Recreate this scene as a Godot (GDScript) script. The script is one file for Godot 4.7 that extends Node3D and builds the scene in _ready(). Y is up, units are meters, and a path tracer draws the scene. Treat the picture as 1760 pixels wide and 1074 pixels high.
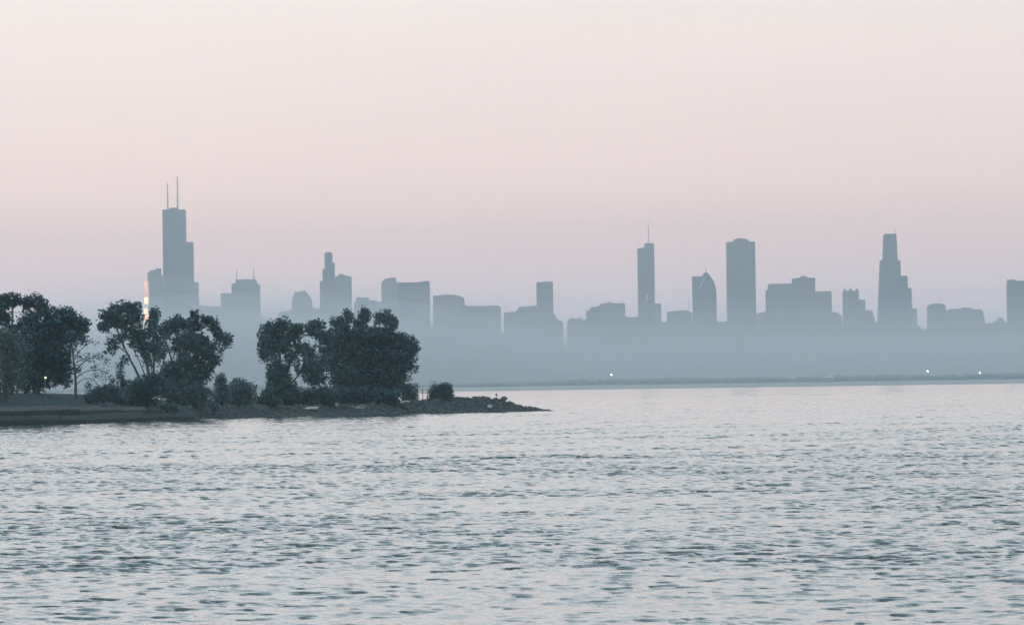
extends Node3D
# A lake at dusk: rippled water, a tree-covered spit on the left, a hazy city skyline far behind it.

const EYE := Vector3(0, 3.8, 0)
const FOCAL := 8580.0          # focal length in units of the 1760-wide frame
const PITCH := 0.832
const ROLL := 0.82
var view := Basis()
var rng := RandomNumberGenerator.new()
var used := {}
var mats := {}

# ------------------------------------------------------------------ helpers
func numbered(called: String) -> String:
	var k: int = used.get(called, 0)
	used[called] = k + 1
	return called if k == 0 else "%s_%03d" % [called, k]

func tag(o: Node3D, label: String, category: String, group := "", kind := "") -> Node3D:
	if label: o.set_meta("label", label)
	if category: o.set_meta("category", category)
	if group: o.set_meta("group", group)
	if kind: o.set_meta("kind", kind)
	return o

func thing(called: String, label: String, category: String, at: Vector3, group := "") -> Node3D:
	var o := Node3D.new()
	o.name = numbered(called)
	add_child(o)
	o.position = at
	tag(o, label, category, group)
	return o

func part(called: String, mesh: Mesh, m: Material, parent: Node3D, at := Vector3.ZERO) -> MeshInstance3D:
	var o := MeshInstance3D.new()
	o.name = called if parent != self else numbered(called)
	o.mesh = mesh
	o.material_override = m
	parent.add_child(o, true)
	o.position = at
	return o

func ray(px: float, py: float) -> Vector3:        # direction towards a point of the photograph, one metre deep
	var v := view * Vector3((px - 880.0) / FOCAL, (537.0 - py) / FOCAL, -1.0)
	return v / -v.z

func spot(px: float, py: float, depth: float) -> Vector3:
	return EYE + ray(px, py) * depth

func on_water(px: float, py: float) -> Vector3:
	var v := ray(px, py)
	return EYE + v * (EYE.y / -v.y)

func ground_spot(px: float, depth: float, height := 0.0) -> Vector3:
	var p := spot(px, 660.0, depth)
	return Vector3(p.x, height, -depth)

func paint(called: String, c: Color, rough := 0.8, spec := 0.4) -> StandardMaterial3D:
	var m := StandardMaterial3D.new()
	m.resource_name = called
	m.albedo_color = c.linear_to_srgb()
	m.roughness = rough
	m.metallic_specular = spec
	mats[called] = m
	return m

func noise_tex(size: int, freq: float, octaves: int, s: int, normal := false, bump := 4.0) -> NoiseTexture2D:
	var n := FastNoiseLite.new()
	n.seed = s
	n.frequency = freq
	n.fractal_octaves = octaves
	n.noise_type = FastNoiseLite.TYPE_SIMPLEX_SMOOTH
	var t := NoiseTexture2D.new()
	t.width = size
	t.height = size
	t.seamless = true
	t.as_normal_map = normal
	t.bump_strength = bump
	t.noise = n
	return t

func quad(st: SurfaceTool, a: Vector3, b: Vector3, c: Vector3, d: Vector3) -> void:   # a b c d clockwise seen from the front
	for v in [a, b, c, a, c, d]: st.add_vertex(v)

func box_into(st: SurfaceTool, lo: Vector3, hi: Vector3) -> void:
	var p := func(i: int) -> Vector3: return Vector3(hi.x if i & 1 else lo.x, hi.y if i & 2 else lo.y, hi.z if i & 4 else lo.z)
	for f in [[6, 7, 5, 4], [3, 2, 0, 1], [2, 6, 4, 0], [7, 3, 1, 5], [2, 3, 7, 6], [4, 5, 1, 0]]:
		quad(st, p.call(f[0]), p.call(f[1]), p.call(f[2]), p.call(f[3]))

func fresh() -> SurfaceTool:
	var st := SurfaceTool.new()
	st.begin(Mesh.PRIMITIVE_TRIANGLES)
	st.set_smooth_group(-1)
	return st

func done(st: SurfaceTool) -> ArrayMesh:
	st.generate_normals()
	return st.commit()

func box_mesh(lo: Vector3, hi: Vector3) -> ArrayMesh:
	var st := fresh()
	box_into(st, lo, hi)
	return done(st)

func prism_into(st: SurfaceTool, outline: PackedVector2Array, z0: float, z1: float) -> void:   # outline in x, y; z0 the near face
	var pts := outline
	if Geometry2D.is_polygon_clockwise(pts):
		pts.reverse()
	var tri := Geometry2D.triangulate_polygon(pts)
	for i in range(0, tri.size(), 3):
		var a := pts[tri[i]]
		var b := pts[tri[i + 1]]
		var c := pts[tri[i + 2]]
		if (b - a).cross(c - a) > 0:
			var t := b; b = c; c = t
		for v in [a, b, c]: st.add_vertex(Vector3(v.x, v.y, z0))
		for v in [a, c, b]: st.add_vertex(Vector3(v.x, v.y, z1))
	var area := 0.0
	for i in pts.size():
		area += pts[i].cross(pts[(i + 1) % pts.size()])
	if area < 0: pts.reverse()
	for i in pts.size():
		var a := pts[i]
		var b := pts[(i + 1) % pts.size()]
		quad(st, Vector3(a.x, a.y, z0), Vector3(a.x, a.y, z1), Vector3(b.x, b.y, z1), Vector3(b.x, b.y, z0))

func tube_into(st: SurfaceTool, path: Array, r0: float, r1: float, sides := 6) -> void:
	var rings := []
	for i in path.size():
		var p: Vector3 = path[i]
		var t: Vector3 = (path[mini(i + 1, path.size() - 1)] - path[maxi(i - 1, 0)]).normalized()
		var u := t.cross(Vector3(0.3, 0.1, 1)).normalized()
		var w := t.cross(u)
		var r := lerpf(r0, r1, float(i) / (path.size() - 1))
		var ring := []
		for k in sides:
			var a := TAU * k / sides
			ring.append(p + (u * cos(a) + w * sin(a)) * r)
		rings.append(ring)
	for i in rings.size() - 1:
		for k in sides:
			var n := (k + 1) % sides
			quad(st, rings[i][k], rings[i + 1][k], rings[i + 1][n], rings[i][n])
	for k in range(1, sides - 1):
		for v in [rings[-1][0], rings[-1][k + 1], rings[-1][k]]: st.add_vertex(v)

func bend(a: Vector3, b: Vector3, sag: float, n := 5) -> Array:
	var out := []
	var side := Vector3(rng.randf_range(-1, 1), rng.randf_range(-0.4, 1), rng.randf_range(-1, 1)) * sag
	for i in n:
		var t := float(i) / (n - 1)
		out.append(a.lerp(b, t) + side * sin(t * PI) + Vector3(rng.randf_range(-1, 1), 0, rng.randf_range(-1, 1)) * sag * 0.15 * (t if i < n - 1 else 0.0))
	return out

func _ready() -> void:
	rng.seed = 7
	setting_of_light()
	water()
	land()
	far_shore()
	skyline()
	trees()
	small_things()

# ------------------------------------------------------------------ camera, sky, sun, exposure, air
func setting_of_light() -> void:
	var cam := Camera3D.new()
	cam.name = "camera"
	cam.fov = rad_to_deg(2.0 * atan(537.0 / FOCAL))
	cam.near = 0.5
	cam.far = 60000.0
	cam.position = EYE
	cam.basis = Basis(Vector3.RIGHT, deg_to_rad(PITCH)) * Basis(Vector3.BACK, deg_to_rad(-ROLL))
	add_child(cam)
	cam.current = true
	view = cam.basis

	var keys := [[0.0, Color(0.60, 0.53, 0.57)], [0.9, Color(0.74, 0.53, 0.54)], [1.6, Color(0.98, 0.59, 0.51)], [2.2, Color(0.97, 0.65, 0.545)], [3.1, Color(0.86, 0.645, 0.572)], [4.4, Color(0.785, 0.66, 0.60)],
		[6.5, Color(0.77, 0.71, 0.69)], [10.0, Color(0.76, 0.75, 0.75)], [18.0, Color(0.68, 0.74, 0.785)], [35.0, Color(0.50, 0.60, 0.66)], [90.0, Color(0.30, 0.44, 0.57)]]
	var uneven := FastNoiseLite.new()
	uneven.seed = 77
	uneven.frequency = 0.5
	uneven.fractal_octaves = 3
	var im := Image.create_empty(512, 2048, false, Image.FORMAT_RGBAF)
	for j in 2048:
		var e := 90.0 - (j + 0.5) / 2048.0 * 180.0
		var c := Color(0.30, 0.34, 0.38)
		if e > 0:
			for k in keys.size() - 1:
				if e >= keys[k][0] and e <= keys[k + 1][0]:
					var t: float = (e - keys[k][0]) / (keys[k + 1][0] - keys[k][0])
					c = keys[k][1].lerp(keys[k + 1][1], t)
		for i in 512:
			var az := wrapf((i + 0.5) / 512.0 * TAU, -PI, PI)   # 0 straight ahead, negative to the left
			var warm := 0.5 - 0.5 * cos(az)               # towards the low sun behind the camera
			var f := 1.0 - 0.10 * sin(clampf(az * 4.0, -PI / 2, PI / 2)) * exp(-az * az)
			var k := c * f
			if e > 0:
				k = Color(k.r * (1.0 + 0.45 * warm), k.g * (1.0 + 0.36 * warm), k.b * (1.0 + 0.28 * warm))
				k *= 0.93 * (1.0 + 0.022 * uneven.get_noise_2d(sin(az) * 22.0 + cos(az) * 3.0, e * 2.6))
			im.set_pixel(i, j, Color(k.r, k.g, k.b, 1))
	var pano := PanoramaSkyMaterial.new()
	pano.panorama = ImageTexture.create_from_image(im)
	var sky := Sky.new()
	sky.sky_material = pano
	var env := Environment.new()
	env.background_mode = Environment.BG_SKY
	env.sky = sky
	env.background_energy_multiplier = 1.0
	env.tonemap_mode = Environment.TONE_MAPPER_LINEAR
	env.tonemap_exposure = 1.68
	env.sdfgi_enabled = true
	env.ssao_enabled = true
	env.ssil_enabled = true
	env.fog_enabled = true
	env.fog_density = 0.000076
	env.fog_light_color = Color(0.63, 0.85, 1.0).linear_to_srgb()
	env.volumetric_fog_enabled = true
	env.volumetric_fog_density = 0.0
	var we := WorldEnvironment.new()
	we.name = "world"
	we.environment = env
	add_child(we)

	var sun := DirectionalLight3D.new()
	sun.name = "low_sun"
	sun.light_energy = 0.28
	sun.light_color = Color(1.0, 0.84, 0.72)
	sun.light_angular_distance = 8.0
	sun.shadow_enabled = true
	add_child(sun)
	# low behind the camera and to its left: light travels towards -z and +x
	var az := deg_to_rad(36.0)
	var el := deg_to_rad(4.0)
	var from := Vector3(-sin(az) * cos(el), sin(el), cos(az) * cos(el))
	sun.basis = Basis.looking_at(-from, Vector3.UP)

# ------------------------------------------------------------------ water
func water() -> void:
	var m := paint("lake_water", Color(0.045, 0.085, 0.10), 0.06, 0.70)
	m.normal_enabled = true
	m.normal_texture = noise_tex(1024, 0.02, 4, 21, true, 6.0)
	m.normal_scale = 0.35
	m.uv1_triplanar = true
	m.uv1_world_triplanar = true
	m.uv1_scale = Vector3.ONE / 17.0
	var mesh := ArrayMesh.new()
	wave_patch(mesh, -22, 22, 64, 150, 0.11, 0.13, 1.0)
	wave_patch(mesh, -34, 34, 148.8, 260, 0.16, 0.20, 1.05)
	wave_patch(mesh, -58, 58, 258, 440, 0.24, 0.34, 1.28)
	wave_patch(mesh, -86, 86, 438, 720, 0.42, 0.52, 1.55)
	wave_patch(mesh, -150, 150, 716, 1300, 1.0, 1.3, 2.1)
	wave_patch(mesh, -340, 340, 1292, 3200, 3.4, 4.0, 3.2)
	# the calm-looking rest of the lake, out to the horizon
	var st := fresh()
	for r in [[-6000, 6000, 3185, 16000], [-6000, -340, 1300, 3200], [340, 6000, 1300, 3200], [-6000, -150, 720, 1300], [150, 6000, 720, 1300], [-6000, -86, 440, 720], [86, 6000, 440, 720], [-6000, -58, 260, 440], [58, 6000, 260, 440], [-6000, -34, 150, 260], [34, 6000, 150, 260], [-6000, -22, 64, 150], [22, 6000, 64, 150], [-6000, 6000, -1500, 64]]:
		quad(st, Vector3(r[0], 0, -r[3]), Vector3(r[1], 0, -r[3]), Vector3(r[1], 0, -r[2]), Vector3(r[0], 0, -r[2]))
	st.generate_normals()
	st.commit(mesh)
	var far_m := m.duplicate() as StandardMaterial3D
	far_m.resource_name = "far_lake_water"
	far_m.normal_texture = noise_tex(1024, 0.03, 4, 22, true, 10.0)
	far_m.normal_scale = 0.6
	far_m.roughness = 0.44
	far_m.uv1_scale = Vector3.ONE / 60.0
	var o := part("lake_water", mesh, m, self)
	o.material_override = null
	for k in 6: mesh.surface_set_material(k, m)
	mesh.surface_set_material(6, far_m)
	tag(o, "rippled grey blue lake water in the foreground", "water", "", "structure")

func wave_patch(mesh: ArrayMesh, x0: float, x1: float, d0: float, d1: float, dx: float, dz: float, gain: float) -> void:
	var big := FastNoiseLite.new()
	big.noise_type = FastNoiseLite.TYPE_SIMPLEX_SMOOTH
	big.seed = 3
	big.frequency = 0.42
	big.fractal_octaves = 3
	big.fractal_gain = 0.5
	var sharp := FastNoiseLite.new()
	sharp.noise_type = FastNoiseLite.TYPE_SIMPLEX
	sharp.seed = 11
	sharp.frequency = 0.75
	sharp.fractal_type = FastNoiseLite.FRACTAL_RIDGED
	sharp.fractal_octaves = 2
	sharp.fractal_gain = 0.45
	var gust := FastNoiseLite.new()
	gust.seed = 5
	gust.frequency = 0.045
	gust.fractal_octaves = 2
	var lean := 4.4          # crests lean towards the viewer, as the wind drives them
	var nx := int(ceil((x1 - x0) / dx)) + 1
	var nz := int(ceil((d1 - d0) / dz)) + 1
	dx = (x1 - x0) / (nx - 1)
	dz = (d1 - d0) / (nz - 1)
	var h := PackedFloat32Array()
	h.resize(nx * nz)
	var i := 0
	for r in nz:
		var d := d0 + dz * r
		var calm := lerpf(1.0, 0.68, smoothstep(140.0, 650.0, d))       # the spit shelters the far water
		for c in nx:
			var x := x0 + dx * c
			var a := 1.0 + 0.5 * gust.get_noise_2d(x * 0.6, d)
			var edge := clampf(minf(x - x0, x1 - x) / 4.0, 0.0, 1.0)
			var u := (x * 0.97 + d * 0.24) * 0.88
			var w := d * 0.97 - x * 0.24
			h[i] = gain * calm * edge * a * (0.047 * big.get_noise_2d(u, w) + 0.028 * sharp.get_noise_2d(u, w) + 0.05 * gust.get_noise_2d(u * 4.0, w * 4.0))
			i += 1
	var v := PackedVector3Array()
	var n := PackedVector3Array()
	v.resize(nx * nz)
	n.resize(nx * nz)
	i = 0
	for r in nz:
		for c in nx:
			v[i] = Vector3(x0 + dx * c, h[i], -(d0 + dz * r) + lean * h[i])
			var l := h[i - 1] if c > 0 else h[i]
			var q := h[i + 1] if c < nx - 1 else h[i]
			var b := h[i - nx] if r > 0 else h[i]
			var f := h[i + nx] if r < nz - 1 else h[i]
			n[i] = Vector3((l - q) / (2 * dx), 1, (f - b) / maxf(2 * dz - lean * (f - b), 0.35 * dz)).normalized()
			i += 1
	var idx := PackedInt32Array()
	idx.resize((nx - 1) * (nz - 1) * 6)
	var k := 0
	for r in nz - 1:
		for c in nx - 1:
			var a := r * nx + c
			idx[k] = a; idx[k + 1] = a + nx; idx[k + 2] = a + 1
			idx[k + 3] = a + 1; idx[k + 4] = a + nx; idx[k + 5] = a + nx + 1
			k += 6
	var arr := []
	arr.resize(Mesh.ARRAY_MAX)
	arr[Mesh.ARRAY_VERTEX] = v
	arr[Mesh.ARRAY_NORMAL] = n
	arr[Mesh.ARRAY_INDEX] = idx
	mesh.add_surface_from_arrays(Mesh.PRIMITIVE_TRIANGLES, arr)


# ------------------------------------------------------------------ the spit of land
var shore := []            # [point on the waterline, inward direction, bank height, width of land, how rocky]
const SHORE_KEYS := [      # x, y of the waterline in the photograph, bank height, land width, rocky
	[-300, 743, 2.5, 75, 0.0], [0, 732.5, 2.4, 70, 0.0], [130, 729, 2.3, 70, 0.0], [260, 724, 1.9, 66, 0.1], [380, 719.5, 1.5, 62, 0.5], [470, 716.5, 1.35, 58, 0.8],
	[600, 713.5, 1.4, 50, 0.9], [700, 711.5, 1.6, 36, 1.0], [745, 711, 1.8, 22, 1.0], [800, 710, 2.0, 15, 1.0], [850, 709, 2.0, 12, 1.0], [885, 708.3, 1.65, 10, 1.0], [905, 707.8, 1.1, 8, 1.0], [925, 707.2, 0.85, 6, 1.0], [944, 706.6, 0.42, 4, 1.0], [958, 706.2, 0.1, 2, 1.0]]

func shore_at(px: float) -> Array:
	for k in SHORE_KEYS.size() - 1:
		if px <= SHORE_KEYS[k + 1][0] or k == SHORE_KEYS.size() - 2:
			var a: Array = SHORE_KEYS[k]
			var b: Array = SHORE_KEYS[k + 1]
			var t := clampf((px - a[0]) / (b[0] - a[0]), 0, 1)
			var p := on_water(px, lerpf(a[1], b[1], t))
			return [p, lerpf(a[2], b[2], t), lerpf(a[3], b[3], t), lerpf(a[4], b[4], t)]
	return []

var bumps := FastNoiseLite.new()
const INWARD := Vector3(-0.25, 0, -0.968)

func bank(px: float, t: float) -> Vector3:      # a point of the ground, t metres in from the waterline
	var s := shore_at(px)
	var p: Vector3 = s[0] + INWARD * t
	var rise: float = 1.6 + 2.4 * s[3]
	var y: float = s[1] * smoothstep(lerpf(0.8, -0.3, minf(1.0, s[3] * 2.5)), lerpf(7.5, rise + 1.5, minf(1.0, s[3] * 2.5)), t)
	y += (0.75 + 0.6 * (1.0 - smoothstep(180, 420, px))) * smoothstep(6, 24, t) * (1.0 - smoothstep(700, 760, px))
	y *= 1.0 - smoothstep(s[2] * 0.55, s[2], t)
	y += (0.10 + 0.14 * s[3]) * bumps.get_noise_2d(p.x * 6.0, p.z * 6.0) * smoothstep(0.0, 1.5, t)
	if t < 0.0: y = 0.3 * t
	if t >= s[2]: y = -0.5
	return Vector3(p.x, y - 0.02, p.z)

func land() -> void:
	bumps.seed = 9
	bumps.frequency = 0.05
	bumps.fractal_octaves = 3
	var earth := paint("rough_grass", Color(0.040, 0.078, 0.090), 0.95, 0.2)
	earth.albedo_texture = mottled(31, Color(0.62, 0.62, 0.62), Color(1, 1, 1))
	earth.uv1_triplanar = true
	earth.uv1_world_triplanar = true
	earth.uv1_scale = Vector3.ONE / 9.0
	var st := fresh()
	st.set_smooth_group(0)
	var ts := [-2.0, 0.0, 0.5, 1.0, 1.6, 2.3, 3.0, 3.8, 4.6, 5.6, 7.0, 9.0, 12.0, 16.0, 20.0, 26.0, 34.0, 44.0, 56.0, 68.0, 78.0]
	var n := 260
	for i in n:
		var a := lerpf(-300, 958, float(i) / n)
		var b := lerpf(-300, 958, float(i + 1) / n)
		for j in ts.size() - 1:
			quad(st, bank(a, ts[j]), bank(a, ts[j + 1]), bank(b, ts[j + 1]), bank(b, ts[j]))
	var o := part("grassy_spit", done(st), earth, self)
	tag(o, "low dark grassy spit of land reaching into the lake", "land", "", "structure")

	# stepped stone sea wall along the left part
	var stones := []
	for k in 4:
		var g := 0.042 + 0.024 * k
		var m := paint("weathered_limestone_%d" % k, Color(g * 0.62, g * 1.05, g * 1.22), 0.9, 0.3)
		m.albedo_texture = mottled(40 + k, Color(0.55, 0.55, 0.55), Color(1, 1, 1))
		m.uv1_triplanar = true
		m.uv1_scale = Vector3.ONE / 3.0
		stones.append(m)
	var pale := paint("pale_concrete", Color(0.14, 0.18, 0.19), 0.9, 0.3)
	pale.albedo_texture = mottled(48, Color(0.6, 0.6, 0.6), Color(1, 1, 1))
	pale.uv1_triplanar = true
	pale.uv1_scale = Vector3.ONE / 4.0
	var wall := thing("stepped_sea_wall", "stepped sea wall of weathered stone blocks along the left shore", "sea wall", shore_at(0)[0])
	for row in 4:
		var px := -290.0
		while px < (300.0 - 22 * row):
			var w := rng.randf_range(50, 92)
			var s: Array = shore_at(px)
			var e: Array = shore_at(px + w)
			var top: float = s[1] * (row + 1.0) / 4.35
			var along: Vector3 = e[0] - s[0]
			var L := along.length() - 0.07
			var back := 1.15 * row - 0.2 + rng.randf_range(-0.07, 0.07)
			var st2 := fresh()
			bevel_box(st2, Vector3(0.03, -0.75, -1.6), Vector3(L, 0, 0), 0.06)
			var blk := part("stone_block" if row < 3 else "coping_slab", done(st2), stones[[0, 3, 0][row]] if row < 3 else pale, wall)
			blk.position = s[0] - wall.position + INWARD * back + Vector3(0, top + rng.randf_range(-0.05, 0.05) - (0.0 if row < 3 else 0.06), 0)
			blk.rotation = Vector3(rng.randf_range(-0.02, 0.02), -atan2(along.z, along.x), rng.randf_range(-0.008, 0.008))
			px += w

	# riprap on the rest of the shore: too many and too small to pick apart
	var rock_m := paint("wet_riprap", Color(0.055, 0.062, 0.062), 0.85, 0.35)
	rock_m.vertex_color_use_as_albedo = true
	rock_m.albedo_color = Color.WHITE
	var mesh_parts := [rock_mesh(1), rock_mesh(2), rock_mesh(3)]
	var st3 := SurfaceTool.new()
	st3.begin(Mesh.PRIMITIVE_TRIANGLES)
	var mm := []
	for k in 3: mm.append([])
	for i in 2200:
		var px := rng.randf_range(280, 950)
		var s := shore_at(px)
		if rng.randf() > 0.25 + 0.75 * s[3]: continue
		var lim := minf(5.0 if px < 720 else 8.0, s[2])
		var p := bank(px, rng.randf_range(0.0, 1.0) ** 1.4 * lim)
		var size := rng.randf_range(0.12, 0.32) * (1.0 if px < 900 else 0.6)
		mm[rng.randi() % 3].append(Transform3D(Basis.from_euler(Vector3(rng.randf(), rng.randf() * TAU, rng.randf())).scaled(Vector3(size, size * 0.7, size)), p + Vector3(0, size * 0.1, 0)))
	for k in 3:
		for t in mm[k]:
			st3.append_from(mesh_parts[k], 0, t)
	var rip := part("rubble_rocks", st3.commit(), rock_m, self)
	tag(rip, "jumbled dark rubble rocks along the waterline of the spit", "rocks", "", "stuff")

func mottled(s: int, lo: Color, hi: Color) -> NoiseTexture2D:
	var t := noise_tex(256, 0.03, 5, s)
	var g := Gradient.new()
	g.set_color(0, lo)
	g.set_color(1, hi)
	t.color_ramp = g
	return t

func bevel_box(st: SurfaceTool, lo: Vector3, hi: Vector3, b: float) -> void:
	# an eight-sided outline in x, y with cut corners, extruded in z
	prism_into(st, PackedVector2Array([Vector2(lo.x + b, lo.y), Vector2(hi.x - b, lo.y), Vector2(hi.x, lo.y + b), Vector2(hi.x, hi.y - b), Vector2(hi.x - b, hi.y), Vector2(lo.x + b, hi.y), Vector2(lo.x, hi.y - b), Vector2(lo.x, lo.y + b)]), hi.z, lo.z)

func rock_mesh(s: int) -> ArrayMesh:
	var r := RandomNumberGenerator.new()
	r.seed = 100 + s
	var sphere := SphereMesh.new()
	sphere.radial_segments = 7
	sphere.rings = 4
	sphere.radius = 1.0
	sphere.height = 2.0
	var arr := sphere.get_mesh_arrays()
	var v: PackedVector3Array = arr[Mesh.ARRAY_VERTEX]
	var n := FastNoiseLite.new()
	n.seed = s
	n.frequency = 0.7
	var st := fresh()
	var idx: PackedInt32Array = arr[Mesh.ARRAY_INDEX]
	var g := 0.050 + 0.010 * (s % 4)
	for i in idx:
		var p := v[i]
		st.set_color(Color(g * 0.78, g * 1.05, g * 1.15))
		st.add_vertex(p * (1.0 + 0.55 * n.get_noise_3dv(p * 1.7)))
	return done(st)

# ------------------------------------------------------------------ the far shore
func far_shore() -> void:
	var earth := paint("far_ground", Color(0.07, 0.085, 0.07), 0.95, 0.2)
	var st := fresh()
	var row := []
	var r := RandomNumberGenerator.new()
	r.seed = 4
	for i in 121:
		var x := -5800.0 + 11600.0 * i / 120
		row.append(Vector3(x, 0, -10800.0 + r.randf_range(-18, 18)))
	for i in 120:
		var a: Vector3 = row[i]
		var b: Vector3 = row[i + 1]
		quad(st, a + Vector3(0, -1, 0), a + Vector3(0, 2.2, -6), b + Vector3(0, 2.2, -6), b + Vector3(0, -1, 0))
		quad(st, a + Vector3(0, 2.2, -6), Vector3(a.x, 3.5, -16400), Vector3(b.x, 3.5, -16400), b + Vector3(0, 2.2, -6))
	var o := part("far_shore", done(st), earth, self)
	tag(o, "low far shore under the hazy city", "land", "", "structure")

	# park trees along the far shore read as one dark band
	var leafy := paint("far_foliage", Color(0.025, 0.052, 0.055), 0.95, 0.2)
	var clump := rock_mesh(7)
	var where := []
	var hn := FastNoiseLite.new()
	hn.seed = 12
	hn.frequency = 0.006
	hn.fractal_octaves = 3
	for i in 3400:
		var x := r.randf_range(-1500, 1500)
		var z := r.randf_range(-10990, -10815)
		var tall := 6.0 + 3.0 * hn.get_noise_1d(x) + 5.0 * smoothstep(-150, 300, x)
		tall *= smoothstep(-10800, -10900, z) * 0.6 + 0.55
		if tall < 3.0: continue
		var w := r.randf_range(4.0, 8.0)
		where.append(Transform3D(Basis(Vector3.UP, r.randf() * TAU).scaled(Vector3(w, tall * r.randf_range(0.35, 0.6), w)), Vector3(x, 1.5 + tall * 0.42, z)))
	var mm := MultiMesh.new()
	mm.transform_format = MultiMesh.TRANSFORM_3D
	mm.mesh = clump
	mm.instance_count = where.size()
	for i in where.size(): mm.set_instance_transform(i, where[i])
	var mi := MultiMeshInstance3D.new()
	mi.name = "far_shore_trees"
	mi.multimesh = mm
	mi.material_override = leafy
	add_child(mi)
	tag(mi, "hazy dark band of park trees along the far shore", "trees", "", "stuff")

	# low mist that lies over the foot of the city
	var banks := []          # x, distance, width, height, depth, density: thinner and taller ones over thick low ones
	for k in 6:
		banks.append([0.0, 11150.0 + 10 * k, 7000.0 + 300 * k, 85.0 + 27.0 * k, 690.0 + 18 * k, [0.0012, 0.0009, 0.0007, 0.0005, 0.00034, 0.00018][k]])
	for k in 4:
		banks.append([-560.0 - 30 * k, 11120.0 + 10 * k, 1250.0 + 220.0 * k, 130.0 + 45.0 * k, 620.0 + 20 * k, [0.0015, 0.0012, 0.0009, 0.0005][k]])
	for p in [[-1080, 10980, 420, 150, 260, 0.0011], [-640, 10960, 520, 190, 280, 0.0012], [-300, 11010, 360, 130, 260, 0.0010], [-40, 10990, 460, 105, 240, 0.0009], [310, 11020, 560, 90, 260, 0.0008], [760, 11000, 420, 100, 240, 0.0008], [1080, 11030, 480, 85, 260, 0.0009]]:
		banks.append(p)
	for b in banks:
		var f := FogVolume.new()
		f.shape = RenderingServer.FOG_VOLUME_SHAPE_ELLIPSOID
		f.size = Vector3(b[2], b[3] * 2, b[4])
		var fm := FogMaterial.new()
		fm.resource_name = "mist"
		fm.density = b[5]
		fm.albedo = Color(0.88, 0.95, 1.0).linear_to_srgb()
		f.material = fm
		f.name = numbered("mist_bank")
		add_child(f)
		f.position = Vector3(b[0], 0, -b[1])
		tag(f, "pale bank of low mist lying over the foot of the city", "mist", "", "stuff")

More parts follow.
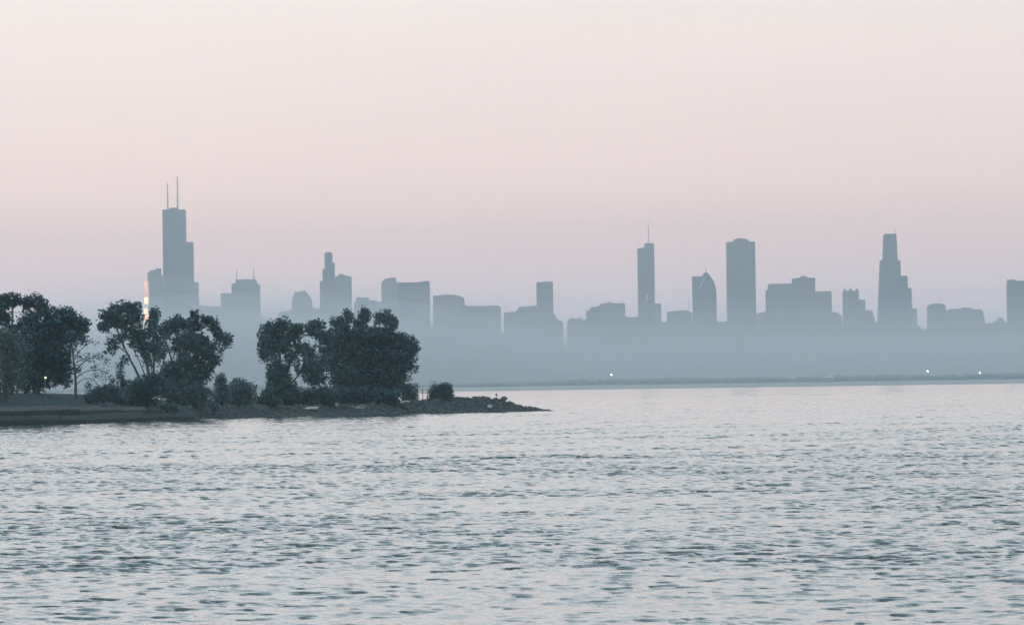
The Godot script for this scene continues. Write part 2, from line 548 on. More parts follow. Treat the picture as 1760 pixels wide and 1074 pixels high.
# ------------------------------------------------------------------ the city
# Each tower: name, label, distance, tiers [set back, thickness, x, y, x, y ... the top edge from left to right], masts [x, y of the foot, y of the tip, radius]
const TOWERS := [
	["stepped_tower", "tallest tower, dark and stepped, with two tall white antennas on its roof", 12200, [[0, 66, 278, 360, 316, 360], [3, 24, 289, 360, 291, 357, 303, 357, 306, 360], [-14, 60, 300, 416, 330, 416], [-26, 70, 288, 485, 339, 485], [-20, 60, 281, 474, 300, 474]], [[287, 358, 315, 2.1], [304, 358, 303, 2.4]]],
	["twin_mast_tower", "tower with two short masts and a lower left shoulder", 11900, [[0, 45, 397, 488, 404, 486, 405, 480, 439, 480, 440, 487, 445, 489], [-8, 45, 379, 504, 400, 504], [6, 40, 440, 542, 447, 543, 461, 556]], [[406, 481, 462, 1.7], [435, 481, 460, 1.7]]],
	["low_slab", "low flat slab between the tallest tower and the twin mast tower", 12100, [[0, 40, 336, 525, 360, 526, 384, 527]], []],
	["domed_block", "small stepped block with a domed crown left of the slender stepped tower", 12500, [[0, 36, 501, 526, 501.5, 514, 504, 508, 531, 508, 534, 513, 537, 526], [-4, 24, 505, 503, 507, 501.5, 515, 502, 518, 500, 524, 500, 527, 503, 530, 508], [-18, 30, 478, 537, 500, 533, 549, 530]], []],
	["slender_stepped_tower", "slender stepped tower with a narrow rounded top", 12000, [[8, 30, 557, 436, 560, 433, 568, 433, 570, 436], [4, 36, 553.5, 462, 558, 462, 558, 451, 574, 451], [0, 44, 549, 483, 556, 483, 576, 480]], []],
	["peaked_roof_tower", "broad tower with a low peaked roof touching the slender stepped tower", 12150, [[0, 44, 575, 476, 580, 474, 585, 470, 593, 473, 603, 475.5]], []],
	["flat_block", "low flat topped block between the peaked roof tower and the wide slab", 12300, [[0, 40, 608, 519, 612, 516, 640, 516, 655, 519], [-3, 30, 612, 511, 633, 511]], []],
	["rounded_corner_tower", "tower with a rounded upper left corner joined to the wide slab", 11700, [[0, 48, 655, 492, 656, 484, 660, 480, 666, 478, 679, 476.5, 681, 486]], []],
	["wide_slab", "wide flat topped slab beside a narrow slit of sky", 11760, [[0, 40, 679, 485.5, 720, 485, 727, 483, 737, 483, 738, 485]], []],
	["twin_roof_block", "broad block with uneven roof right of the narrow slit of sky", 11650, [[0, 44, 744, 507.5, 754, 507.5, 764, 506, 786, 507, 797, 512, 799, 524]], []],
	["long_low_slab", "long low slab with a rounded right shoulder", 11720, [[0, 40, 797, 525, 815, 526, 845, 525, 857, 525, 861, 530]], []],
	["narrow_block_tower", "narrow rectangular tower rising from a lower stepped base", 11800, [[0, 38, 922, 485, 949, 483.5, 950.5, 486], [-6, 40, 891, 527.5, 922, 525, 926, 525], [-12, 36, 866, 537, 886, 536, 894, 528], [-9, 40, 946, 540, 955, 541, 958, 549, 966, 552, 968, 556]], []],
	["gabled_block", "low block with two small gabled roofs right of the wide gap", 11600, [[0, 40, 975, 556, 977, 549, 982, 547, 984, 544, 987, 548, 994, 548, 996, 544, 999, 549, 1012, 550]], []],
	["stepped_block", "broad low block stepping up to the right beneath the spired tower", 11900, [[0, 40, 1008, 534, 1014, 533, 1016, 528, 1032, 526], [-6, 46, 1031, 522, 1044, 521, 1047, 518.5, 1053, 521, 1074.5, 521], [-2, 40, 1070, 536, 1078, 545, 1097, 544.5]], []],
	["spired_tower", "tall slim tower with a thin spire and a faint pink reflection", 12050, [[0, 34, 1096, 427, 1102, 426, 1109, 425.5], [-4, 34, 1108, 419.5, 1109.5, 418, 1124, 418, 1124.5, 425], [-2.5, 30, 1099, 440, 1110, 436, 1124.8, 436], [8, 36, 1120, 522, 1136, 521, 1137, 526]], [[1115.5, 420, 384, 1.5]]],
	["small_flat_block", "small flat block between the spired tower and the pointed roof tower", 12200, [[0, 36, 1147, 536, 1160, 534.5, 1183, 533, 1190, 538]], [[1185, 535, 490, 0.7]]],
	["pointed_roof_tower", "tower with a curved pointed roof and small needle beside a flat shoulder", 11950, [[3, 30, 1190.5, 475, 1207, 474.5, 1212, 468], [0, 36, 1203, 490, 1209, 476, 1214, 466.5, 1221, 474, 1227, 483, 1231, 495, 1232, 506]], [[1214, 467, 458, 1.0]]],
	["plain_rectangular_tower", "plain wide rectangular tower with a shallow domed cap", 11850, [[0, 62, 1250, 417, 1251, 415.5, 1297.5, 415, 1298.5, 417], [8, 40, 1260, 416, 1263, 411, 1268, 409.5, 1281, 409.5, 1286, 411, 1289, 416]], [[1273, 410, 402, 0.8]]],
	["rooftop_step_block", "massive block stepping up to a square penthouse right of the plain tower", 11700, [[0, 40, 1317.5, 499, 1321, 498, 1322, 488, 1363, 487], [-6, 46, 1363, 478.5, 1376, 477.5, 1378, 474.5, 1386, 474, 1388, 477, 1401.5, 477.5], [-2, 40, 1401, 501, 1429, 500, 1430, 503], [6, 36, 1300, 540, 1310, 536.5, 1320, 536], [9, 36, 1428, 536, 1440, 537, 1449, 544]], []],
	["crenellated_tower", "block with three small pointed turrets and a lower right shoulder", 12000, [[0, 32, 1450, 502, 1452, 497, 1455, 496, 1456, 500, 1460, 500, 1463, 495, 1466, 500, 1471, 500, 1474, 495.5, 1477, 500], [-5, 34, 1472, 515, 1487, 515, 1488, 518], [-9, 34, 1484, 534, 1499, 533, 1504, 548]], []],
	["tapering_tower", "dark tapering tower stepping down on its right side", 12100, [[0, 44, 1521, 403, 1522, 402, 1541, 401.5, 1542, 404], [6, 40, 1548, 474, 1560.5, 473.5, 1561.5, 478], [10, 40, 1556, 494.5, 1567.5, 494.5, 1568.5, 500], [14, 40, 1564, 530, 1577, 530, 1578, 534]], [[1523, 402, 397, 0.9], [1540, 402, 391, 1.4]]],
	["rounded_top_block", "block with a softly rounded top right of the tapering tower", 12400, [[0, 40, 1596, 530, 1597, 525, 1602, 522, 1612, 521, 1622, 522, 1626, 525, 1627, 531]], []],
	["broad_hazy_block", "broad hazy block with an uneven roofline and sloping right end", 12600, [[0, 44, 1628, 535, 1634, 531, 1652, 530.5, 1656, 528, 1668, 528.5, 1674, 532, 1686, 531, 1691, 536, 1694, 552, 1698, 570]], []],
	["pagoda_topped_block", "small faint block with tiered pointed top near the right edge", 12900, [[0, 30, 1705, 564, 1709, 562, 1710, 554, 1715, 551, 1717, 546.5, 1724, 546, 1727, 551, 1731, 555, 1733, 562]], []],
	["edge_tower", "flat topped tower cut by the right edge of the view", 12000, [[0, 44, 1734, 490, 1735, 480.5, 1746, 480, 1748, 482.5, 1778, 482]], []],
]

func top_point(px: float, py: float, d: float) -> Vector2:
	var p := spot(px, py, d)
	return Vector2(p.x, p.y)

func skyline() -> void:
	var walls := []
	for k in 4:
		var g := 0.075 + 0.025 * k
		var m := paint("tower_wall_%d" % k, Color(g, g * 1.02, g * 1.06), 0.55, 0.4)
		m.albedo_texture = facade(k)
		m.uv1_triplanar = true
		m.uv1_triplanar_sharpness = 8.0
		m.uv1_scale = Vector3.ONE / (48.0 + 16 * k)
		walls.append(m)
	var mast_m := paint("mast_steel", Color(0.22, 0.23, 0.25), 0.6, 0.5)
	var n := 0
	for b in TOWERS:
		var d: float = b[2]
		var mid: float = (b[3][0][2] + b[3][0][-2]) / 2.0
		var base := ground_spot(mid, d, 3.0)
		var o := thing(b[0], b[1], "building", base)
		var k := 0
		for tier in b[3]:
			var pts := PackedVector2Array()
			for i in range(2, tier.size(), 2):
				pts.append(top_point(tier[i], tier[i + 1], d) - Vector2(base.x, base.y))
			if b[0] == "tapering_tower" and k == 0:
				for q in [[1544, 447], [1548.5, 447], [1552, 545]]: pts.append(top_point(q[0], q[1], d) - Vector2(base.x, base.y))
				pts.append(Vector2(top_point(1557, 650, d).x - base.x, 0))
				pts.append(Vector2(top_point(1509, 650, d).x - base.x, 0))
				for q in [[1511, 545], [1515, 447], [1519.5, 446]]: pts.append(top_point(q[0], q[1], d) - Vector2(base.x, base.y))
			else:
				pts.append(Vector2(pts[-1].x, 0))
				pts.append(Vector2(pts[0].x, 0))
			var st := fresh()
			prism_into(st, pts, -float(tier[0]), -float(tier[0]) - tier[1])
			part("tower_shaft" if k == 0 else "tower_tier", done(st), walls[(n + (1 if k == 3 else 0)) % 4], o)
			k += 1
		for mast in b[4]:
			var st := fresh()
			var f := spot(mast[0], mast[1] + 3, d) - base
			var t := spot(mast[0], mast[2], d) - base
			tube_into(st, [Vector3(f.x, f.y, -14), Vector3(f.x, lerpf(f.y, t.y, 0.5), -14), Vector3(f.x, t.y, -14)], mast[3], mast[3] * 0.5, 8)
			part("antenna_mast", done(st), mast_m, o)
		n += 1
		if b[0] == "spired_tower": glints(o, base, d, [[1112, 505, 518, 4.0, 0.02], [1116.5, 527, 551, 4.0, 0.03]], 1.0, 4)
		if b[0] == "pointed_roof_tower":
			var st := fresh()
			var a := top_point(1211, 476, d) - Vector2(base.x, base.y)
			var c := top_point(1201, 496, d) - Vector2(base.x, base.y)
			prism_into(st, PackedVector2Array([a, c, c + Vector2(2.5, -2), a + Vector2(2.5, -2)]), 2.0, -2.6)
			part("slanted_roof_highlight", done(st), paint("painted_roof_highlight", Color(0.30, 0.31, 0.33)), o)  # pale strip: the highlight along the slanted roof, put in as colour

	# the glass tower in front of the tallest one, with a drum on its roof
	var d := 12000.0
	var base := ground_spot(267, d, 3.0)
	var o := thing("glass_drum_tower", "tower with a glass drum crown and a dazzling orange glint on its left edge", "building", base)
	var st := fresh()
	var pts := PackedVector2Array()
	for q in [[255, 482], [256, 474], [279, 474], [280, 478]]: pts.append(top_point(q[0], q[1], d) - Vector2(base.x, base.y))
	pts.append(Vector2(pts[-1].x, 0))
	pts.append(Vector2(pts[0].x, 0))
	prism_into(st, pts, 0, -40)
	part("tower_shaft", done(st), walls[1], o)
	for q in [[261, 464, 8.2, "roof_drum"], [270.5, 461, 7.0, "roof_drum"], [255, 468, 5.0, "roof_drum"]]:
		var cyl := CylinderMesh.new()
		var top := top_point(q[0], q[1], d) - Vector2(base.x, base.y)
		cyl.top_radius = q[2]
		cyl.bottom_radius = q[2]
		cyl.height = 22
		cyl.radial_segments = 16
		part(q[3], cyl, walls[3], o, Vector3(top.x, top.y - 11, -18))
	glints(o, base, d, [[250, 484, 509, 3.8, 0.09], [250.5, 511, 522, 6.6, 0.36], [250, 530, 540, 6.4, 0.34], [251, 542, 553, 7.6, 0.42]], 0.4, 3)

	# hazy lower blocks that fill the foot of the skyline
	var r := RandomNumberGenerator.new()
	r.seed = 33
	var px := 180.0
	while px < 1790:
		var w := r.randf_range(26, 58)
		for g in [[735, 748, 562], [857, 871, 574], [963, 979, 600]]:
			if px < g[0] and px + w > g[0]: w = g[0] - px
			if px == g[0]: w = g[1] - g[0]
		var y := r.randf_range(553, 566) + (6 if px < 620 else 0)
		for g in [[735, 748, 562], [857, 871, 574], [963, 979, 600]]:
			if px == g[0]: y = g[2]
		if w < 6: w = 6
		var dd := r.randf_range(11460, 11590)
		var bs := ground_spot(px + w / 2, dd, 2.5)
		var a := top_point(px - 0.6, y, dd) - Vector2(bs.x, bs.y)
		var c := top_point(px + w + 0.6, y, dd) - Vector2(bs.x, bs.y)
		var st2 := fresh()
		prism_into(st2, PackedVector2Array([Vector2(a.x, 0), a, Vector2(c.x, a.y), Vector2(c.x, 0)]), 0, -30)
		var lb := part("low_block", done(st2), walls[1], self)
		lb.position = bs
		tag(lb, "low hazy block lost in the mist at the foot of the skyline", "building", "low blocks in the mist")
		px += w

func facade(k: int) -> ImageTexture:
	var im := Image.create_empty(128, 128, false, Image.FORMAT_RGB8)
	im.fill(Color(0.92, 0.92, 0.92))
	var r := RandomNumberGenerator.new()
	r.seed = 60 + k
	var cols := 8 + 2 * k
	for j in 16:
		for i in cols:
			var v := r.randf_range(0.62, 0.8)
			im.fill_rect(Rect2i(int(128.0 * i / cols) + 1, j * 8 + 2, int(128.0 / cols) - 3, 5), Color(v, v, v * 1.03))
	return ImageTexture.create_from_image(im)

func glints(o: Node3D, base: Vector3, d: float, bands: Array, z: float, panes: int) -> void:
	# columns of tinted mirror-like glass panes that catch the low sun behind the viewer
	for b in bands:
		var top := spot(b[0], b[1], d) - base
		var low := spot(b[0], b[2], d) - base
		var h := (top.y - low.y) / panes
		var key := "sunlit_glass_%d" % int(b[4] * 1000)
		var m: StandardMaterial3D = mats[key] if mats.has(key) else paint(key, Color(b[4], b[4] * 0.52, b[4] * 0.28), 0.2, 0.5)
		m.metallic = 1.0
		for i in panes:
			var w: float = b[3] * d / FOCAL
			var st := fresh()
			box_into(st, Vector3(-w / 2, -h / 2 + 0.25, -0.4), Vector3(w / 2, h / 2 - 0.25, 0.0))
			var p := part("glass_pane", done(st), m, o, Vector3(low.x, low.y + h * (i + 0.5), 4.0 + z))
			p.rotation = Vector3(deg_to_rad(-1.5 + rng.randf_range(-1.2, 1.2)), deg_to_rad(-15.9 - 2.9 * (b[0] - 250.0) / 865.0 + rng.randf_range(-1.7, 1.7)), 0)

# ------------------------------------------------------------------ trees and bushes
func leaf_mat(called: String, c: Color) -> StandardMaterial3D:
	if mats.has(called): return mats[called]
	var m := paint(called, Color.WHITE, 0.7, 0.25)
	m.albedo_color = c.linear_to_srgb()
	m.vertex_color_use_as_albedo = true
	m.cull_mode = BaseMaterial3D.CULL_DISABLED
	m.backlight_enabled = true
	m.backlight = Color(0.25, 0.25, 0.25)
	return m

func crown(clumps: Array, base: Vector3, d: float, density: float, leaf: float) -> ArrayMesh:
	var v := PackedVector3Array()
	var n := PackedVector3Array()
	var col := PackedColorArray()
	var idx := PackedInt32Array()
	for c in clumps:
		var rx: float = c[2] * d / FOCAL
		var ry: float = c[3] * d / FOCAL
		var rz := (rx + ry) * 0.5
		var mid := spot(c[0], c[1], d) - base + Vector3(0, 0, rng.randf_range(-0.5, 0.5) * rz)
		var thick: float = c[4] if c.size() > 4 else 1.0
		var tufts := int(maxf(4, rx * ry * 34.0 * density * thick))
		for t in tufts:
			var u := Vector3(rng.randfn(), rng.randfn(), rng.randfn()).normalized() * pow(rng.randf(), 0.45)
			var at := mid + Vector3(u.x * rx, u.y * ry, u.z * rz)
			var tr := rng.randf_range(0.22, 0.55)
			var big_leaf := rng.randf_range(0.7, 1.45)
			var shade := rng.randf_range(0.55, 1.6)
			var tint := Color(shade * rng.randf_range(0.9, 1.1), shade, shade * rng.randf_range(0.9, 1.1))
			var droop := Vector3(rng.randf_range(-1, 1), rng.randf_range(-0.6, 0.6), rng.randf_range(-1, 1))
			for q in 13:
				var w := Vector3(rng.randf_range(-1, 1), rng.randf_range(-1, 1), rng.randf_range(-1, 1))
				var p := at + w * tr
				var a := (droop + Vector3(rng.randf_range(-1, 1), rng.randf_range(-1, 0.6), rng.randf_range(-1, 1)) * 0.9).normalized()
				var s := a.cross(Vector3(w.y, w.z + 0.3, w.x)).normalized()
				var L := leaf * big_leaf * rng.randf_range(0.7, 1.3)
				var nn := a.cross(s)
				var k := v.size()
				v.append(p - a * L); v.append(p + s * L * 0.42 + nn * L * 0.12); v.append(p + a * L); v.append(p - s * L * 0.42 + nn * L * 0.12)
				for z in 4:
					n.append(nn)
					col.append(tint)
				idx.append_array([k, k + 1, k + 2, k, k + 2, k + 3])
	var arr := []
	arr.resize(Mesh.ARRAY_MAX)
	arr[Mesh.ARRAY_VERTEX] = v
	arr[Mesh.ARRAY_NORMAL] = n
	arr[Mesh.ARRAY_COLOR] = col
	arr[Mesh.ARRAY_INDEX] = idx
	var mesh := ArrayMesh.new()
	mesh.add_surface_from_arrays(Mesh.PRIMITIVE_TRIANGLES, arr)
	return mesh

func ground_y(px: float, d: float) -> float:
	var s := shore_at(px)
	var t: float = (d + (s[0] as Vector3).z) / 0.968
	return bank(px, t).y

# stems: [x, y foot, x, y bend, x, y tip, radius in metres]; clumps: [x, y, half width, half height, thickness]
func plant(called: String, label: String, category: String, d: float, foot_x: float, stems: Array, clumps: Array, look: Color, density := 1.0, leaf := 0.21, group := "", crown_name := "crown") -> Node3D:
	d = d * 0.968 - (shore_at(foot_x)[0] as Vector3).z      # given as metres in from the waterline
	var base := spot(foot_x, 690, d)
	base.y = ground_y(foot_x, d) - 0.1
	var o := thing(called, label, category, base, group)
	var bark := mats.get("bark") as StandardMaterial3D
	if bark == null:
		bark = paint("bark", Color(0.036, 0.062, 0.070), 0.95, 0.2)
	var first := true
	for s in stems:
		var st := fresh()
		st.set_smooth_group(0)
		var foot := spot(s[0], s[1], d) - base
		if first and absf(s[0] - foot_x) < 12: foot.y = 0.0
		var dz := rng.randf_range(-1.2, 1.2)
		var k := spot(s[2], s[3], d) - base + Vector3(0, 0, dz * 0.5)
		var tip := spot(s[4], s[5], d) - base + Vector3(0, 0, dz)
		var path := []
		for i in 9:
			var t := i / 8.0
			path.append(foot.lerp(k, t).lerp(k.lerp(tip, t), t) + Vector3(rng.randf_range(-1, 1), 0, rng.randf_range(-1, 1)) * s[6] * 0.35)
		tube_into(st, path, s[6], s[6] * 0.3, 7)
		part("trunk" if first else "limb", done(st), bark, o)
		first = false
	part(crown_name, crown(clumps, base, d, density, leaf), leaf_mat("foliage_%s" % look.to_html(false), look), o)
	return o

func trees() -> void:
	var dark := Color(0.033, 0.090, 0.108)
	var mid := Color(0.042, 0.102, 0.118)
	var pale := Color(0.062, 0.115, 0.126)
	# far left
	plant("broad_tree", "tall broad tree at the left edge with a gap of sky through its upper crown", "tree", 22, 18,
		[[18, 690, 16, 620, 10, 540, 0.42], [17, 640, 30, 580, 62, 530, 0.2], [16, 610, 0, 570, -20, 540, 0.2], [14, 600, 24, 550, 22, 510, 0.16]],
		[[18, 516, 16, 14], [2, 522, 14, 14], [-25, 535, 30, 26], [42, 521, 16, 11], [66, 518, 18, 11], [74, 533, 14, 12], [4, 548, 18, 12], [50, 548, 18, 16], [-20, 590, 50, 45], [30, 600, 26, 50]], dark, 1.15)
	plant("dense_tree", "dense dark tree with rounded shoulder behind the park lamp", "tree", 28, 63,
		[[63, 692, 66, 640, 76, 560, 0.45], [64, 640, 90, 590, 120, 550, 0.22], [64, 640, 48, 600, 50, 560, 0.2]],
		[[104, 538, 16, 11], [122, 549, 22, 14], [139, 560, 14, 16], [86, 556, 26, 22], [112, 575, 30, 26], [66, 580, 30, 32], [90, 610, 34, 34], [60, 630, 26, 30], [104, 632, 20, 22, 0.7], [142, 580, 9, 10, 0.6], [80, 645, 30, 20], [50, 655, 24, 20], [108, 652, 14, 14, 0.8]], dark, 1.15)
	plant("willow_tree", "paler drooping tree in front at the far left edge", "tree", 13, 8,
		[[8, 692, 8, 650, 5, 600, 0.3], [8, 655, 20, 620, 24, 590, 0.14]],
		[[6, 580, 20, 18], [22, 600, 20, 22], [-8, 620, 28, 36], [20, 632, 22, 34], [30, 655, 14, 20], [2, 668, 22, 16], [-20, 670, 24, 20], [14, 645, 20, 26]], pale, 1.0, 0.15)
	plant("sparse_tree", "thin half bare tree with twisting branches right of the dense tree", "tree", 14, 129,
		[[129, 690, 131, 640, 124, 596, 0.2], [130, 640, 140, 615, 172, 612, 0.09], [127, 618, 140, 590, 162, 586, 0.07], [130, 650, 150, 628, 186, 640, 0.07], [126, 606, 118, 590, 117, 577, 0.07], [131, 660, 152, 640, 168, 660, 0.06], [128, 625, 150, 606, 178, 622, 0.05]],
		[[122, 580, 9, 8, 0.7], [136, 588, 8, 9, 0.45], [152, 590, 14, 6, 0.4], [128, 606, 8, 9, 0.6], [150, 616, 22, 6, 0.55], [172, 611, 12, 5, 0.5], [183, 624, 9, 9, 0.4], [160, 632, 12, 7, 0.35], [176, 645, 14, 10, 0.4], [150, 660, 12, 8, 0.45], [134, 636, 8, 12, 0.5]], dark, 1.0, 0.14)
	# the leaning pair
	plant("leaning_tree", "tall tree with a bare leaning trunk under the dazzling glint", "tree", 13, 252,
		[[252, 676, 238, 640, 214, 600, 0.26], [214, 600, 205, 575, 190, 548, 0.16], [258, 672, 250, 610, 236, 540, 0.24], [264, 672, 264, 620, 262, 570, 0.2], [222, 612, 200, 590, 182, 584, 0.09], [246, 600, 246, 570, 250, 545, 0.1], [262, 610, 272, 585, 272, 560, 0.09], [268, 668, 280, 620, 292, 590, 0.13], [256, 668, 242, 620, 222, 590, 0.1], [264, 660, 256, 620, 254, 580, 0.1]],
		[[186, 545, 16, 16], [200, 531, 14, 11], [219, 529, 14, 11], [178, 562, 13, 9], [205, 553, 20, 14], [228, 545, 16, 14], [236, 536, 7, 15], [263, 545, 8, 18], [230, 573, 17, 17, 0.9], [262, 572, 12, 12, 0.8], [208, 580, 14, 10, 0.7], [195, 590, 12, 10, 0.5], [250, 602, 16, 20, 0.35], [272, 592, 14, 22, 0.5], [236, 590, 14, 12, 0.7], [188, 600, 8, 8, 0.3], [262, 560, 10, 14, 0.55], [246, 590, 16, 13, 0.5], [258, 615, 14, 18, 0.4], [214, 618, 5, 10, 0.5]], dark, 1.15)
	plant("spiky_topped_tree", "spreading dark tree with one leafy spike above its crown", "tree", 16, 305,
		[[305, 680, 305, 640, 312, 580, 0.36], [304, 650, 290, 610, 282, 570, 0.16], [306, 640, 340, 610, 372, 590, 0.18], [308, 630, 330, 590, 334, 540, 0.14], [300, 660, 280, 620, 270, 590, 0.12], [308, 640, 345, 630, 368, 618, 0.1]],
		[[296, 560, 20, 14], [282, 570, 12, 10], [310, 553, 17, 10], [334, 541, 4.5, 9, 1.6], [330, 560, 16, 12], [356, 553, 15, 12], [368, 562, 11, 9], [386, 584, 11, 11], [374, 576, 10, 10], [322, 586, 24, 18], [350, 602, 18, 18], [366, 618, 13, 10], [300, 600, 16, 26, 0.4], [326, 622, 22, 18, 0.8], [352, 630, 14, 18, 0.9], [312, 640, 24, 18], [356, 648, 8, 10, 0.7], [276, 610, 12, 20, 0.5], [366, 598, 13, 13, 0.6], [381, 599, 9, 8, 0.6], [342, 584, 16, 14, 0.9], [300, 640, 24, 22], [330, 655, 24, 20], [284, 655, 16, 18]], dark, 1.2)
	# right group
	plant("round_lobed_tree", "tree with a rounded left lobe and lacy gaps on its right", "tree", 14, 484,
		[[484, 690, 482, 650, 478, 590, 0.36], [484, 660, 505, 610, 520, 575, 0.2], [483, 640, 464, 600, 458, 570, 0.16], [490, 670, 530, 630, 545, 590, 0.14], [520, 650, 528, 620, 530, 600, 0.08]],
		[[459, 575, 14, 20], [452, 592, 10, 16], [472, 565, 13, 16], [488, 558, 14, 12], [482, 586, 22, 22], [464, 608, 18, 14, 0.8], [450, 618, 6, 5, 0.6], [508, 572, 16, 14], [516, 562, 5, 8, 0.7], [536, 566, 16, 13], [545, 558, 10, 7], [552, 578, 14, 12, 0.7], [516, 598, 16, 16, 0.6], [534, 606, 20, 18, 0.62], [528, 632, 22, 16, 0.8], [548, 630, 14, 18, 0.7], [540, 650, 20, 14, 0.8], [562, 584, 14, 16, 0.8], [558, 610, 12, 16, 0.6], [500, 616, 12, 12, 0.7], [478, 634, 18, 18, 1.1], [476, 660, 18, 26, 1.2], [500, 672, 18, 16, 1.1], [480, 650, 24, 24, 1.2], [470, 676, 18, 14]], dark, 1.2)
	plant("massive_dense_tree", "largest dense dark tree of the right hand group with ragged top", "tree", 17, 622,
		[[622, 690, 622, 640, 624, 570, 0.5], [624, 660, 660, 620, 690, 600, 0.22], [622, 660, 592, 620, 580, 580, 0.22], [626, 640, 650, 590, 666, 550, 0.18], [640, 680, 676, 650, 700, 632, 0.12]],
		[[579, 553, 11, 10], [597, 547, 8, 14], [626, 541, 9, 13, 1.4], [618, 556, 14, 10], [651, 549, 7, 13], [664, 546, 8, 14], [675, 556, 8, 14], [590, 573, 24, 16], [622, 578, 28, 18], [656, 577, 26, 18], [690, 584, 16, 13], [704, 592, 13, 13], [712, 604, 7, 14], [700, 612, 15, 16], [690, 626, 14, 16], [572, 580, 14, 16], [574, 602, 20, 28], [608, 606, 30, 30], [642, 608, 32, 32], [668, 610, 24, 30], [709, 633, 8, 5.5], [600, 640, 32, 24], [640, 644, 30, 24], [676, 648, 20, 22, 0.9], [690, 664, 18, 14, 0.7], [698, 650, 7, 6, 0.5], [568, 626, 12, 16, 0.8], [590, 655, 26, 22], [620, 662, 30, 22], [655, 664, 26, 22]], dark, 1.25)
	# bushes
	var b := [
		["round_bush", "round lone bush on the bare point right of the big trees", 6.5, 758, [[757, 674, 16, 11], [768, 670, 9, 11], [748, 670, 9, 9, 0.6], [744, 662, 4, 6, 0.3], [766, 664, 9, 5, 0.7], [758, 684, 19, 6, 1.3], [772, 678, 8, 10], [744, 682, 8, 7, 0.8]], dark],
		["cone_bush", "small cone shaped bush between the spiky topped tree and the low hedge", 11, 379, [[379, 652, 7, 9, 1.4], [379, 668, 12, 13], [380, 684, 15, 13]], dark],
		["low_hedge_bush", "rounded low bush just left of the open gap between tree groups", 10, 414, [[406, 667, 15, 13], [424, 674, 16, 16], [400, 682, 15, 14], [418, 690, 20, 11], [412, 658, 12, 6, 0.8]], mid],
		["dark_undergrowth_bush", "dark undergrowth bush at the foot of the leaning trunk", 10, 236, [[232, 672, 22, 16], [252, 664, 20, 20], [212, 682, 20, 13], [244, 690, 26, 10], [270, 664, 16, 24]], dark],
		["broad_bush", "broad bush beneath the spiky topped tree", 10, 322, [[298, 674, 24, 20], [328, 672, 26, 22], [350, 682, 20, 15], [318, 692, 32, 9]], mid],
		["pale_shrub", "pale greyish shrub on the bank below the spiky topped tree", 5, 288, [[288, 700, 14, 7], [300, 702, 10, 5]], pale],
		["second_pale_shrub", "small pale shrub low on the bank under the cone shaped bush", 5, 366, [[366, 700, 11, 6], [356, 703, 8, 4]], pale],
		["scrubby_bush", "scrubby bush under the half bare tree", 11, 178, [[180, 676, 20, 14], [160, 682, 16, 10], [205, 682, 14, 10], [150, 684, 8, 6, 0.6], [196, 672, 10, 12], [192, 656, 5, 8, 0.4]], mid],
		["gap_sprig", "short wispy sprigs standing in the gap left of the right hand group", 10, 450, [[452, 676, 4, 8, 0.5], [446, 686, 9, 8, 1.0], [462, 678, 8, 14, 0.9], [466, 690, 18, 8]], dark],
		["bank_thicket", "low thicket along the bank beneath the lacy tree", 9, 540, [[530, 682, 26, 14], [560, 680, 24, 16], [508, 688, 20, 10], [480, 690, 24, 9], [545, 690, 30, 8]], dark],
		["mid_thicket", "wide thicket at the foot of the massive dense tree", 9, 620, [[590, 678, 24, 14], [622, 680, 26, 13], [652, 680, 22, 14], [676, 682, 16, 11]], dark],
		["grass_clump_bush", "leafy clump sloping down right of the massive dense tree", 8, 706, [[700, 672, 10, 12, 0.8], [710, 678, 7, 8, 0.8], [712, 664, 5, 7, 0.5], [704, 684, 14, 5]], mid],
	]
	for q in b:
		var s := []
		for k in 3:
			s.append([q[3] + rng.randf_range(-3, 3), 692, q[3] + rng.randf_range(-5, 5), q[4][0][1] + 12, q[4][k % q[4].size()][0], q[4][k % q[4].size()][1], 0.06])
		plant(q[0], q[1], "bush", q[2], q[3], s, q[4], q[5], 2.6, 0.15, "", "foliage")
	plant("narrow_sapling", "narrow pointed sapling standing alone left of the leaning trunk", "tree", 12, 208, [[208, 682, 208, 655, 205, 622, 0.09]], [[205, 632, 2.5, 9, 2.0], [207, 646, 5, 9, 1.6], [209, 660, 7, 9, 1.4], [208, 672, 8, 8, 1.2], [216, 658, 4, 6, 0.8]], dark, 1.6, 0.13)

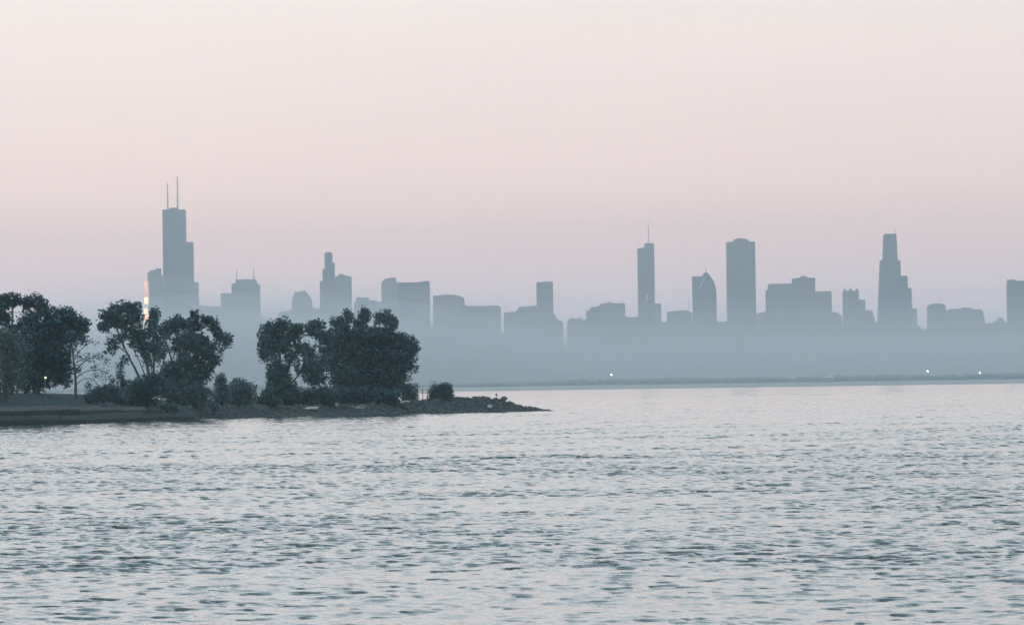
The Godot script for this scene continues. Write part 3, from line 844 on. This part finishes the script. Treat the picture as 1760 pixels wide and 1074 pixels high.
# ------------------------------------------------------------------ small things
func small_things() -> void:
	var steel := paint("dark_steel", Color(0.06, 0.065, 0.07), 0.6, 0.5)
	var drift := paint("bleached_wood", Color(0.26, 0.27, 0.27), 0.9, 0.3)
	var stone := paint("pale_slab_stone", Color(0.30, 0.31, 0.32), 0.9, 0.3)
	var boulder_m := paint("boulder_stone", Color(0.075, 0.082, 0.083), 0.9, 0.3)
	# pale slabs and driftwood on the bank
	for q in [["pale_slab", "flat pale slab lying on the bank below the lacy tree", 532, 704.5, 1.15, 0.09, 676.0], ["pale_slab", "short pale slab tilted on the bank near the lone round bush", 694, 696.5, 0.85, 0.13, 694.0], ["pale_slab", "small pale stone on the bank left of the driftwood", 578, 698, 0.22, 0.12, 683.0]]:
		var st := fresh()
		bevel_box(st, Vector3(-q[4], -q[5], -0.4), Vector3(q[4], q[5], 0.4), 0.04)
		var o := part(q[0], done(st), stone, self)
		var p := spot(q[2], q[3], q[6])
		o.position = Vector3(p.x, maxf(p.y, ground_y(q[2], q[6]) + 0.05), p.z)
		o.rotation = Vector3(0.25, 0.1, 0.05 + 0.07 * q[5])
		tag(o, q[1], "stone slab")
	var o := thing("driftwood_pile", "pile of bleached driftwood branches on the bank below the massive tree", "driftwood", spot(615, 700, 686))
	for k in 7:
		var st := fresh()
		var a := Vector3(rng.randf_range(-1.3, 0.6), rng.randf_range(-0.25, 0.2), rng.randf_range(-0.3, 0.3))
		tube_into(st, bend(a, a + Vector3(rng.randf_range(0.6, 1.5), rng.randf_range(-0.3, 0.35), rng.randf_range(-0.3, 0.3)), 0.15), 0.07, 0.03)
		part("branch", done(st), drift, o)
	# railing by the lone bush
	o = thing("jetty_railing", "low railing on the little jetty left of the lone round bush", "railing", ground_spot(731, 697.0, 1.9))
	var a := spot(718, 672, 697.0) - o.position
	var c := spot(743, 672, 697.0) - o.position
	for y in [0.2, -0.25]:
		var st := fresh()
		tube_into(st, [a + Vector3(0, y, 0), (a + c) / 2 + Vector3(0, y, 0), c + Vector3(0, y, 0)], 0.045, 0.045)
		part("rail", done(st), steel, o)
	for k in 4:
		var st := fresh()
		var p := a.lerp(c, k / 3.0)
		tube_into(st, [Vector3(p.x, -0.6, p.z), Vector3(p.x, p.y, p.z), Vector3(p.x, p.y + 0.3, p.z)], 0.055, 0.05)
		part("post", done(st), steel, o)
	# boulders and the tiny marker on the crest of the point
	for q in [[838, 685, 0.42, "left one of two boulders on the crest of the bare point"], [866, 685, 0.5, "right one of two boulders on the crest of the bare point"], [842, 699, 0.42, "pale boulder on the near slope of the bare point"], [928, 704, 0.5, "low boulder at the very tip of the spit"], [894, 694, 0.45, "boulder where the bare point begins to slope down"], [640, 697, 0.4, "boulder on the bank right of the driftwood"]]:
		var st := SurfaceTool.new()
		st.begin(Mesh.PRIMITIVE_TRIANGLES)
		st.append_from(rock_mesh(int(q[0]) % 17 + 4), 0, Transform3D(Basis().scaled(Vector3(q[2], q[2] * 0.7, q[2]))))
		var o2 := part("boulder", st.commit(), stone if q[1] == 699 else boulder_m, self)
		var d := 700.0
		if q[1] == 697: d = 689.0
		if q[1] == 699: d = 696.0
		var p := spot(q[0], q[1], d)
		o2.position = Vector3(p.x, ground_y(q[0], d) + 0.1 if q[1] != 685 else p.y, p.z)
		o2.rotation.y = q[0]
		tag(o2, q[3], "boulder")
	o = thing("marker_post", "tiny dark marker post between the two crest boulders", "post", ground_spot(853, 699.0, ground_y(853, 699.0)))
	var st9 := fresh()
	tube_into(st9, [Vector3(0, -0.1, 0), Vector3(0, 0.3, 0), Vector3(0, 0.75, 0)], 0.04, 0.035)
	part("pole", done(st9), steel, o)
	var cap := SphereMesh.new()
	cap.radius = 0.17
	cap.height = 0.34
	cap.radial_segments = 10
	cap.rings = 6
	part("knob", cap, steel, o, Vector3(0, 0.8, 0))

	# lamps
	lamp("park_lamp", "lit park lamp shining before the dense tree at left", 77, 649, 583.0, 4.0, 0.10, 1.0)
	lamp("shore_floodlight", "bright white floodlight on the far shore right of the spit", 1051, 644, 10790.0, 0.0, 1.7, 0.7)
	lamp("shore_floodlight", "warm white floodlight on the far shore below the tapering tower", 1595, 638, 10790.0, 0.0, 1.7, 0.7)
	lamp("shore_floodlight", "fainter floodlight on the far shore nearest the right edge", 1685, 641, 10790.0, 0.0, 1.5, 0.3)

	# small pale sheds on the far shore
	var shed := paint("pale_roof", Color(0.45, 0.47, 0.5), 0.8)
	for q in [[1414, 1436, 646, "long pale low shed on the far shore below the square penthouse block"], [1355, 1371, 647, "small pale shed on the far shore below the plain rectangular tower"]]:
		var dd := 10812.0
		var bs := ground_spot((q[0] + q[1]) / 2.0, dd, 2.0)
		var l := top_point(q[0], q[2], dd) - Vector2(bs.x, bs.y)
		var rr := top_point(q[1], q[2], dd) - Vector2(bs.x, bs.y)
		var shd := thing("boathouse", q[3], "shed", bs)
		var st := fresh()
		prism_into(st, PackedVector2Array([Vector2(l.x + 1, 0), Vector2(l.x + 1, l.y - 3), Vector2(rr.x - 1, l.y - 4), Vector2(rr.x - 1, 0)]), 4.0, -8.0)
		part("wall", done(st), mats["tower_wall_2"], shd)
		var st2 := fresh()
		prism_into(st2, PackedVector2Array([Vector2(l.x, l.y - 4), Vector2((l.x + rr.x * 2) / 3, l.y), Vector2(rr.x, l.y - 4)]), 6.0, -10.0)
		part("roof", done(st2), shed, shd)

func lamp(called: String, label: String, px: float, py: float, d: float, foot: float, r: float, power: float) -> void:
	var head := spot(px, py, d)
	var ground := 2.0 if d > 5000 else ground_y(px, d)
	var o := thing(called, label, "lamp", Vector3(head.x, ground, head.z))
	var steel: StandardMaterial3D = mats["dark_steel"]
	var hy := head.y - ground
	var st := fresh()
	tube_into(st, [Vector3(0, -0.2, 0), Vector3(0, hy * 0.5, 0), Vector3(0, hy - r * 0.9, 0)], r * 0.35, r * 0.25, 8)
	part("lamp_post", done(st), steel, o)
	var hood := CylinderMesh.new()
	hood.top_radius = r * 0.5
	hood.bottom_radius = r * 1.1
	hood.height = r * 0.5
	part("lamp_hood", hood, steel, o, Vector3(0, hy + r * 1.2, 0))
	var bulb := SphereMesh.new()
	bulb.radius = r
	bulb.height = r * 2
	bulb.radial_segments = 16
	bulb.rings = 8
	var m := paint("lamp_glow_" + called + str(px), Color(0.9, 0.9, 0.88))
	m.emission_enabled = true
	m.emission = Color(1.0, 0.97, 0.9)
	m.emission_energy_multiplier = 9.0 * power if d > 5000 else 1.0
	part("lamp_bulb", bulb, m, o, Vector3(0, hy, 0))
	var l := OmniLight3D.new()
	l.name = "lamp_light"
	l.light_color = Color(1.0, 0.95, 0.85)
	l.light_energy = 0.15 if d < 5000 else 60.0
	l.light_size = r
	l.omni_range = 60.0
	l.omni_attenuation = 2.0
	l.shadow_enabled = true
	o.add_child(l)
	l.position = Vector3(0, hy, r + 0.15)
